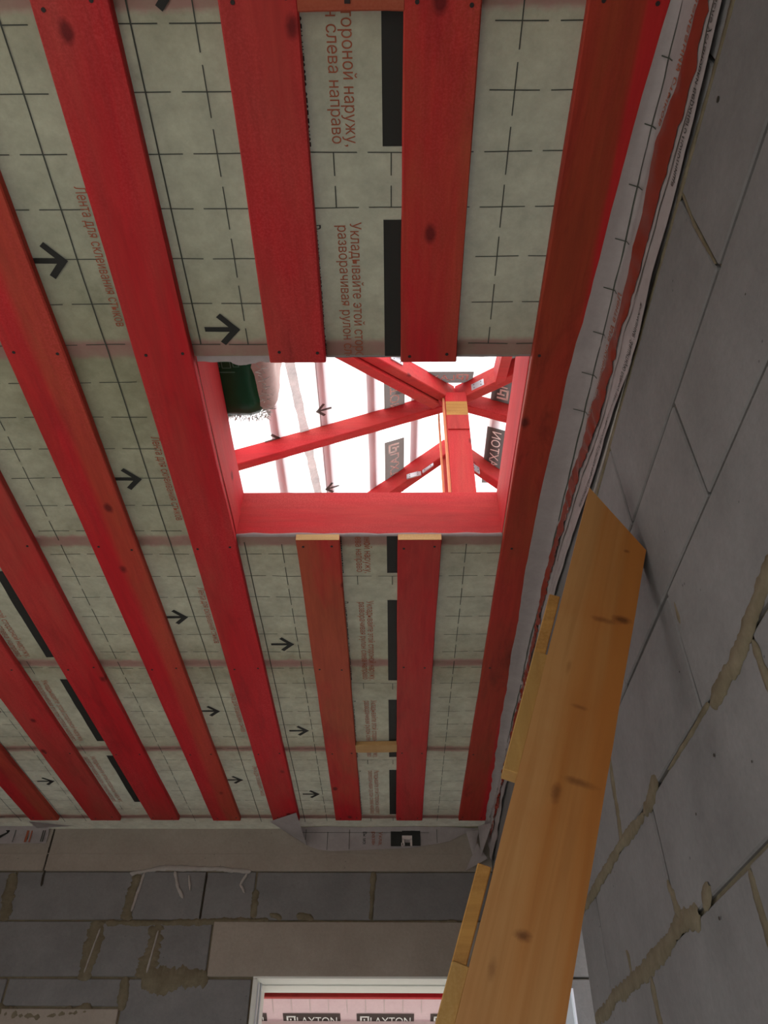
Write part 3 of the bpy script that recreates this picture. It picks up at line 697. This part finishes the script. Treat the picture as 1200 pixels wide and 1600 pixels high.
# ------------------------------------------------------------------ roof over the attic
AX, AY1, AY2, AZ, K = .34, 2.68, 3.03, 3.30, .424
RZ = AZ + .068; E_ = 3.62
def zr(x, y): return RZ - K * max(abs(x - AX), AY1 - y, y - AY2, 0)
def roof_plane(name, quad, mat, parent=None):
    a, b, c, d = [Vector(q) for q in quad]; n = 40; V, Fc = [], []
    for i in range(n + 1):
        for j in range(n + 1):
            u, v = i / n, j / n; p = (a.lerp(b, u)).lerp(d.lerp(c, u), v); V.append((p.x, p.y, p.z + .004 * nz(p.x, p.y, 0, 4) * (1 if 0 < i < n and 0 < j < n else 0)))
    for i in range(n):
        for j in range(n): q = i * (n + 1) + j; Fc.append((q, q + 1, q + n + 2, q + n + 1))
    return mk(name, V, Fc, mat, parent, smooth=True)
r1, r2 = (AX, AY1, RZ), (AX, AY2, RZ); ze = RZ - K * E_
c1, c2, c3, c4 = (AX - E_, AY1 - E_, ze), (AX - E_, AY2 + E_, ze), (AX + E_, AY2 + E_, ze), (AX + E_, AY1 - E_, ze)
roof = struct(roof_plane('roof', [c1, c2, r2, r1], M['roof']))
roof_plane('underlay', [c3, c4, r1, r2], M['roof'], roof)
roof_plane('underlay', [c4, c1, r1, r1], M['roof_fb'], roof)
roof_plane('underlay', [c2, c3, r2, r2], M['roof_fb'], roof)
# battens lying on the underlay
for x in STR_X:
    z = zr(x, (AY1 + AY2) / 2) + .019; dx = abs(x - AX)
    if dx > .02: boxes('roof_batten', [(x - .034, x + .034, AY1 - dx * .98, AY2 + dx * .98, z, z + .025)], M['red_y'], roof)
# rafters: common to each side, hips, jack rafters, ridge, posts
def rafter(name, dx, dy, start, length, w=.05, h=.115):
    d = Vector((dx, dy, 0)).normalized(); drop = K * max(abs(d.x), abs(d.y))
    p0 = Vector(start); p1 = p0 + (d + Vector((0, 0, -drop))) * length
    return plank(name, p0, p1, d.cross(Vector((0, 0, 1))), w, h, M['red_x'], roof, n=16, wob=.001)
rafter('rafter', -1, 0, (AX - .04, AY1 + .02, AZ), 3.4); rafter('rafter', 1, 0, (AX + .04, AY1 + .02, AZ), 3.4)
for sx in (-1, 1):
    rafter('hip_rafter', sx, -1, (AX + sx * .01, AY1 - .01, AZ + .0), 4.6, .05, .125); rafter('hip_rafter', sx, .55, (AX + sx * .01, AY2 + .01, AZ), 3.4, .05, .125)
    rafter('jack_rafter', 0, -1, (AX + .20 * sx + (.01 if sx > 0 else -.28), AY1 - .21 - (0 if sx > 0 else .28), AZ - K * (.21 if sx > 0 else .49)), 2.6, .05, .11)
    rafter('jack_rafter', 0, 1, (AX + .45 * sx, AY2 + .32, AZ - K * .45), 2.6, .05, .11)
rafter('rafter', 0, 1, (AX, AY2 + .05, AZ), 3.2)
boxes('ridge_board', [(AX - .025, AX + .025, AY1, AY2, AZ - .055, AZ + .062)], M['red_y'], roof)
hb = plank('hip_doubler', (AX - .11, AY1 - .03, AZ - .075), (AX - .11 - 1.0, AY1 - .03 - 1.0, AZ - .075 - .424), (1, -1, 0), .05, .06, M['red_x'], roof)
p = boxes('king_post', [(AX - .062, AX + .052, AY1 - .09, AY1 - .03, 1.82, AZ - .06)], M['red_z'], roof, bev=.004)
boxes('post_head', [(AX - .060, AX + .050, AY1 - .0935, AY1 - .03, 3.048, 3.157)], M['tan_cut'], p)
boxes('post_block', [(AX - .058, AX + .050, AY1 - .097, AY1 - .088, 2.94, 3.046)], M['red_z'], p)
boxes('king_post', [(AX - .05, AX + .03, AY2 + .02, AY2 + .12, 1.82, AZ - .06)], M['red_z'], roof, bev=.004)
boxes('post_strip', [(AX - .073, AX - .063, AY1 - .075, AY1 - .03, 1.82, AZ - .09)], M['pale_strip'], roof)
boxes('post_strip', [(AX - .092, AX - .084, AY1 + .03, AY1 + .07, 1.82, AZ - .09)], M['pale_strip'], roof)
boxes('tie_beam', [(XL, 3.5, 2.55, 2.75, 1.822, 1.87)], M['red_x'], roof, bev=.004)
def bracket(c, u, v, w=.075, h=.045):
    c, u, v = Vector(c), Vector(u).normalized(), Vector(v).normalized(); n = u.cross(v).normalized(); t = .003
    P = [c + u * a * w / 2 + v * b * h / 2 + n * e * t for a in (-1, 1) for b in (-1, 1) for e in (-1, 1)]
    o = mk('bracket', [tuple(q) for q in P], BF, M['zinc'], roof)
    hs = []
    for a in (-.28, .28):
        for b in (-.25, .25):
            q = c + u * a * w + v * b * h; r = .004; hs.append(([tuple(q + (u * math.cos(k * math.pi / 3) + v * math.sin(k * math.pi / 3)) * r - n * .0042 * sg) for sg in (1,) for k in range(6)] + [tuple(q + (u * math.cos(k * math.pi / 3) + v * math.sin(k * math.pi / 3)) * r + n * .0042) for k in range(6)], [tuple(range(6)), tuple(range(6, 12))]))
    V, Fc = join(hs); mk('screw_heads', V, Fc, M['nail'], o, kind='stuff'); return o
bracket((AX + .13 - .021, AY1 - .12 - .021, AZ - .068), (1, -1, -K), (0, 0, 1), .085, .05); bracket((AX - .335 + .021, AY1 - .335 - .021, AZ - .135), (1, 1, K), (0, 0, 1), .085, .05)
bracket((AX - .215, AY2 + .085, AZ - .150), (1, -.3, .1), (0, .3, 1), .085, .05); bracket((AX - .135, AY2 + .055, AZ - .118), (1, -.55, K), (0, .2, 1), .075, .045); bracket((AX + .135, AY2 + .05, AZ - .135), (1, .55, -K), (0, 0, 1), .05, .05)
# logo print of the underlay (reads from outside, so mirrored from here)
def logo(side, a0, a1, b0, b1):
    """side L: a along y, b along x (foot towards the ridge); R mirrored; F: a along x, b along y"""
    def pos(s, t, dz):
        if side == 'L': y = a0 + (a1 - a0) * s; x = b1 + (b0 - b1) * t
        elif side == 'R': y = a1 + (a0 - a1) * s; x = b0 + (b1 - b0) * t
        else: x = a1 + (a0 - a1) * s; y = b1 + (b0 - b1) * t
        return (x, y, zr(x, y) - dz)
    n = 6; V = [pos(i / n, j / 2, .006) for i in range(n + 1) for j in range(3)]; Fc = [(i * 3 + j, i * 3 + j + 1, i * 3 + j + 4, i * 3 + j + 3) for i in range(n) for j in (0, 1)]
    o = mk('printed_logo', V, Fc, M['ink_roof'], roof)
    if 'LAXTON' not in TXT: TXT['LAXTON'] = text2d('LAXTON', .022)
    Vt, Ft = TXT['LAXTON']
    parts = [([pos(.24 + s * .70, .27 + t * .46, .008) for s, t in Vt], Ft)]
    for s0, s1, t0, t1 in ((.06, .09, .27, .80), (.06, .22, .70, .80), (.12, .145, .27, .62), (.19, .215, .38, .80), (.12, .215, .38, .47)):
        parts.append(([pos(s0, t0, .008), pos(s1, t0, .008), pos(s1, t1, .008), pos(s0, t1, .008)], [(0, 1, 2, 3)]))
    V, Fc = join(parts); mk('logo_lettering', V, Fc, M['white_print'], o)
for y0 in (1.53, 2.31, 2.915, 3.60): logo('L', y0, y0 + .42, -.04, .07); logo('R', y0 - .05, y0 + .37, .532, .64)
logo('F', .02, .43, 2.49, 2.60)
for cx, cy, fl_ in ((-.345, 2.567, -1), (-.61, 2.673, 1), (-.335, 3.138, -1), (-.61, 3.3, 1)):
    arrow(cx, cy, .075, fl_, lambda x, y: zr(x, y) - .004, roof, M['ink_roof'])
V, Fc = [], []
for i in range(81):
    y = 1.6 + i * .028; x = -.485 + .07 * (y - 2.2) / .95; w = .021 + .006 * nz(y, 0, 0, 20)
    for s in (-1, 1): V.append((x + s * w, y, zr(x + s * w, y) - .006))
for i in range(80): Fc.append((2 * i, 2 * i + 1, 2 * i + 3, 2 * i + 2))
mk('seam_tape', V, Fc, M['seam'], roof)
for dx in (-.06, .03):
    V2 = [(v[0] + dx + (.0 if k % 2 else .012), v[1], v[2] + (.001)) for k, v in enumerate(V)]
V, Fc = [], []
for i in range(81):
    y = 1.6 + i * .028
    for s in (-1, 1): x = -.366 + s * .0012; V.append((x, y, zr(x, y) - .006))
for i in range(80): Fc.append((2 * i, 2 * i + 1, 2 * i + 3, 2 * i + 2))
mk('printed_line', V, Fc, M['ink_roof'], roof)

# ------------------------------------------------------------------ insulation pack on the joists beside the hatch
pk = empty('insulation_pack', (-.75, 1.2, 1.823), 'green film pack of mineral wool lying beside the ceiling hatch', 'insulation')
def puffy(name, x0, x1, y0, y1, z0, z1, mat, parent, r=.05, seed=0, amp=.006):
    n = 16; V, Fc, idx = [], [], {}
    c = Vector(((x0 + x1) / 2, (y0 + y1) / 2, (z0 + z1) / 2)); h = Vector(((x1 - x0) / 2, (y1 - y0) / 2, (z1 - z0) / 2))
    bm = bmesh.new(); bmesh.ops.create_cube(bm, size=2); bmesh.ops.subdivide_edges(bm, edges=bm.edges[:], cuts=n, use_grid_fill=True)
    for v in bm.verts:
        q = Vector((v.co.x * h.x, v.co.y * h.y, v.co.z * h.z)); core = Vector([max(-(h[i] - r), min(h[i] - r, q[i])) for i in range(3)])
        d = q - core
        if d.length > 1e-6: q = core + d.normalized() * r
        q += q.normalized() * amp * (nz(q.x, q.y, q.z + seed, 9) + .6 * nz(q.x, q.y, q.z + seed, 24)); v.co = q + c
    V = [tuple(v.co) for v in bm.verts]; bm.verts.index_update(); Fc = [tuple(v.index for v in f.verts) for f in bm.faces]; bm.free()
    return mk(name, V, Fc, mat, parent, smooth=True)
puffy('film_wrap', -1.12, -.388, .90, 1.572, 1.824, 2.09, M['green_film'], pk, .045)
wl = puffy('wool_end', -.60, -.350, .93, 1.552, 1.838, 2.075, M['wool'], pk, .04, 4, .012)
parts = []
def fibre(p, d, ln, w):
    p, d = Vector(p), Vector(d).normalized(); sd = d.cross(Vector((.3, .4, .85))).normalized() * w
    q = p + d * ln * .55 + Vector((random.uniform(-1, 1), random.uniform(-1, 1), random.uniform(-1, 1))) * ln * .15; r = q + d * ln * .45 + Vector((random.uniform(-1, 1), random.uniform(-1, 1), random.uniform(-1, 1))) * ln * .3
    parts.append(([tuple(p - sd), tuple(p + sd), tuple(q + sd * .7), tuple(q - sd * .7), tuple(r)], [(0, 1, 2, 3), (3, 2, 4)]))
for i in range(420):
    y = random.uniform(.96, 1.555); fibre((-.392 + random.uniform(-.006, .02), y, random.uniform(1.826, 1.862)), (random.uniform(.1, 1), random.uniform(-.6, .6), random.uniform(-.3, .6)), random.uniform(.010, .030), random.uniform(.0006, .0022))
for i in range(260):
    x = random.uniform(-.56, -.375); fibre((x, 1.556 + random.uniform(-.008, .008), random.uniform(1.828, 1.85)), (random.uniform(-.5, .5), 1, random.uniform(-.2, .5)), random.uniform(.008, .022), random.uniform(.0006, .002))
V, Fc = join(parts); mk('wool_fringe', V, Fc, M['film_edge'], pk, kind='stuff')
V, Fc = [], []
for i in range(21):
    y = .98 + i * .026; a = -.385 + .008 * nz(y, 0, 0, 20)
    for z, x in ((2.0, a + .012), (2.04, a + .022), (2.09, a)): V.append((x, y, z + .01 * nz(y, z, 0, 14)))
for i in range(20):
    for j in (0, 1): q = i * 3 + j; Fc.append((q, q + 1, q + 4, q + 3))
mk('film_lip', V, Fc, M['green_film'], pk, smooth=True)
ic = []
zc = 1.8175
def frame(cx, cy, w, h, t):
    for b in ((cx - w, cx + w, cy - h, cy - h + t), (cx - w, cx + w, cy + h - t, cy + h), (cx - w, cx - w + t, cy - h, cy + h), (cx + w - t, cx + w, cy - h, cy + h)):
        ic.append(([(b[0], b[2], zc), (b[1], b[2], zc), (b[1], b[3], zc), (b[0], b[3], zc)], [(0, 1, 2, 3)]))
frame(-.475, 1.352, .013, .012, .002); frame(-.503, 1.352, .009, .008, .002); frame(-.447, 1.352, .009, .008, .002); frame(-.475, 1.334, .009, .006, .002); frame(-.475, 1.378, .022, .002, .0015)
V, Fc = join(ic); mk('printed_symbol', V, Fc, M['icon'], pk)

# ------------------------------------------------------------------ stair stringer leaning on the right wall
D_ = Vector((.333, 0, .943)).normalized(); Wd = Vector((.943, 0, -.333)).normalized()
TL = Vector((.446, 1.259, 1.231))

st = empty('stair_stringer', (-.45, 1.28, ZF), 'long bare pine plank with mitred top leaning against the grey block wall', 'plank')
def sp_(s, t, y): q = TL - D_ * s + Wd * t; return (q.x, y, q.z)
s_bot = (TL.z - ZF) / D_.z; wdt = .1425
out = [(0, 0), (.145, wdt)]
n = 40; left = [(s_bot * i / n, 0) for i in range(n + 1)]; right = []
for i in range(n + 1): s = .145 + (s_bot - .05 - .145) * i / n; right.append((s, wdt))
V, Fc = [], []
for i in range(n + 1):
    for (s, t) in (left[i], right[i]):
        k = .0012 * nz(s, t * 30, 0, 8)
        V.append(sp_(s, t + k, 1.259)); V.append(sp_(s, t + k, 1.304))
for i in range(n):
    a = i * 4; b = a + 4
    Fc += [(a, b, b + 2, a + 2), (a + 1, a + 3, b + 3, b + 1), (a, a + 1, b + 1, b), (a + 2, b + 2, b + 3, a + 3)]
Fc += [(0, 2, 3, 1), (n * 4, n * 4 + 1, n * 4 + 3, n * 4 + 2)]
so = mk('plank_face', V, Fc, M['stringer'], st)
def cleat(s0, s1, t0, t1, y0, y1, name, mat):
    V = [sp_(s, t, y) for s in (s0, s1) for t in (t0, t1) for y in (y0, y1)]
    o = mk(name, V, BF, mat, st)
    bm = bmesh.new(); bm.from_mesh(o.data); bmesh.ops.bevel(bm, geom=bm.edges[:], offset=.0015, segments=1, affect='EDGES'); bm.to_mesh(o.data); bm.free(); return o
for k in range(5):
    a = .316 + .552 * k; b = a + .392
    if b > s_bot - .05: break
    cleat(a, a + .145, -.0255, -.0035, 1.268, 1.304, 'cleat_end', M['tan_cut'])
    cleat(a + .145, b, -.0255, .001, 1.264, 1.304, 'cleat', M['tan_edge'])

# ------------------------------------------------------------------ covered eaves outside the far window
ev = empty('eaves_canopy', (0, 5.2, .9), 'pink membrane soffit with dark logo boxes outside the far window', 'eaves')
def zs(y): return .92 - .424 * (y - 4.92)
def sheet_y(name, y0, y1, dz, mat, x0=-2.6, x1=1.4):
    ys_ = [y0 + (y1 - y0) * i / 8 for i in range(9)]; xs_ = [x0 + (x1 - x0) * i / 40 for i in range(41)]
    V = [(x, y, zs(y) + dz + .002 * nz(x, y, 0, 7)) for y in ys_ for x in xs_]
    return mk(name, V, [(j * 41 + i, j * 41 + i + 1, j * 41 + i + 42, j * 41 + i + 41) for j in range(8) for i in range(40)], mat, ev, smooth=True)
sheet_y('soffit', YO - .005, 5.7, 0, M['soffit'])
boxes('beam', [(-2.6, 1.4, 4.86, 4.91, .913, 1.0)], M['redfascia'], ev, bev=.003)
boxes('fascia', [(-2.6, 1.4, 5.68, 5.72, .48, .68)], M['redfascia'], ev, bev=.003)
sheet_y('membrane_lap', 5.088, 5.6, -.008, M['soffit'])
TXT.setdefault('LAXTON', text2d('LAXTON', .022))
for x0 in (-1.835, -1.43, -1.02, -.612, -.204, .204, .612):
    def pos(s, t, dz): y = 5.035 + .105 * (1 - t); return (x0 + .318 * s, y, zs(y) - dz)
    n = 8; V = [pos(i / n, j, .003) for i in range(n + 1) for j in (0, 1)]
    o = mk('printed_logo', V, [(2 * i, 2 * i + 1, 2 * i + 3, 2 * i + 2) for i in range(n)], M['ink_soffit'], ev)
    Vt, Ft = TXT['LAXTON']; parts = [([pos(.24 + s * .70, .2 + t * .55, .005) for s, t in Vt], Ft)]
    for s0, s1, t0, t1 in ((.06, .09, .2, .82), (.06, .22, .72, .82), (.12, .145, .2, .62), (.19, .215, .38, .82), (.12, .215, .38, .47)):
        parts.append(([pos(s0, t0, .005), pos(s1, t0, .005), pos(s1, t1, .005), pos(s0, t1, .005)], [(0, 1, 2, 3)]))
    V, Fc = join(parts); mk('logo_lettering', V, Fc, M['white_print'], o)
for i in range(27):
    x = -2.5 + i * .102
    V = [(x, y, zs(y) - .0025) for y in (4.915, 5.03)] + [(x + .003, y, zs(y) - .0025) for y in (5.03, 4.915)]
    mk('printed_line', V, [(0, 1, 2, 3)], M['pale_print'], ev)
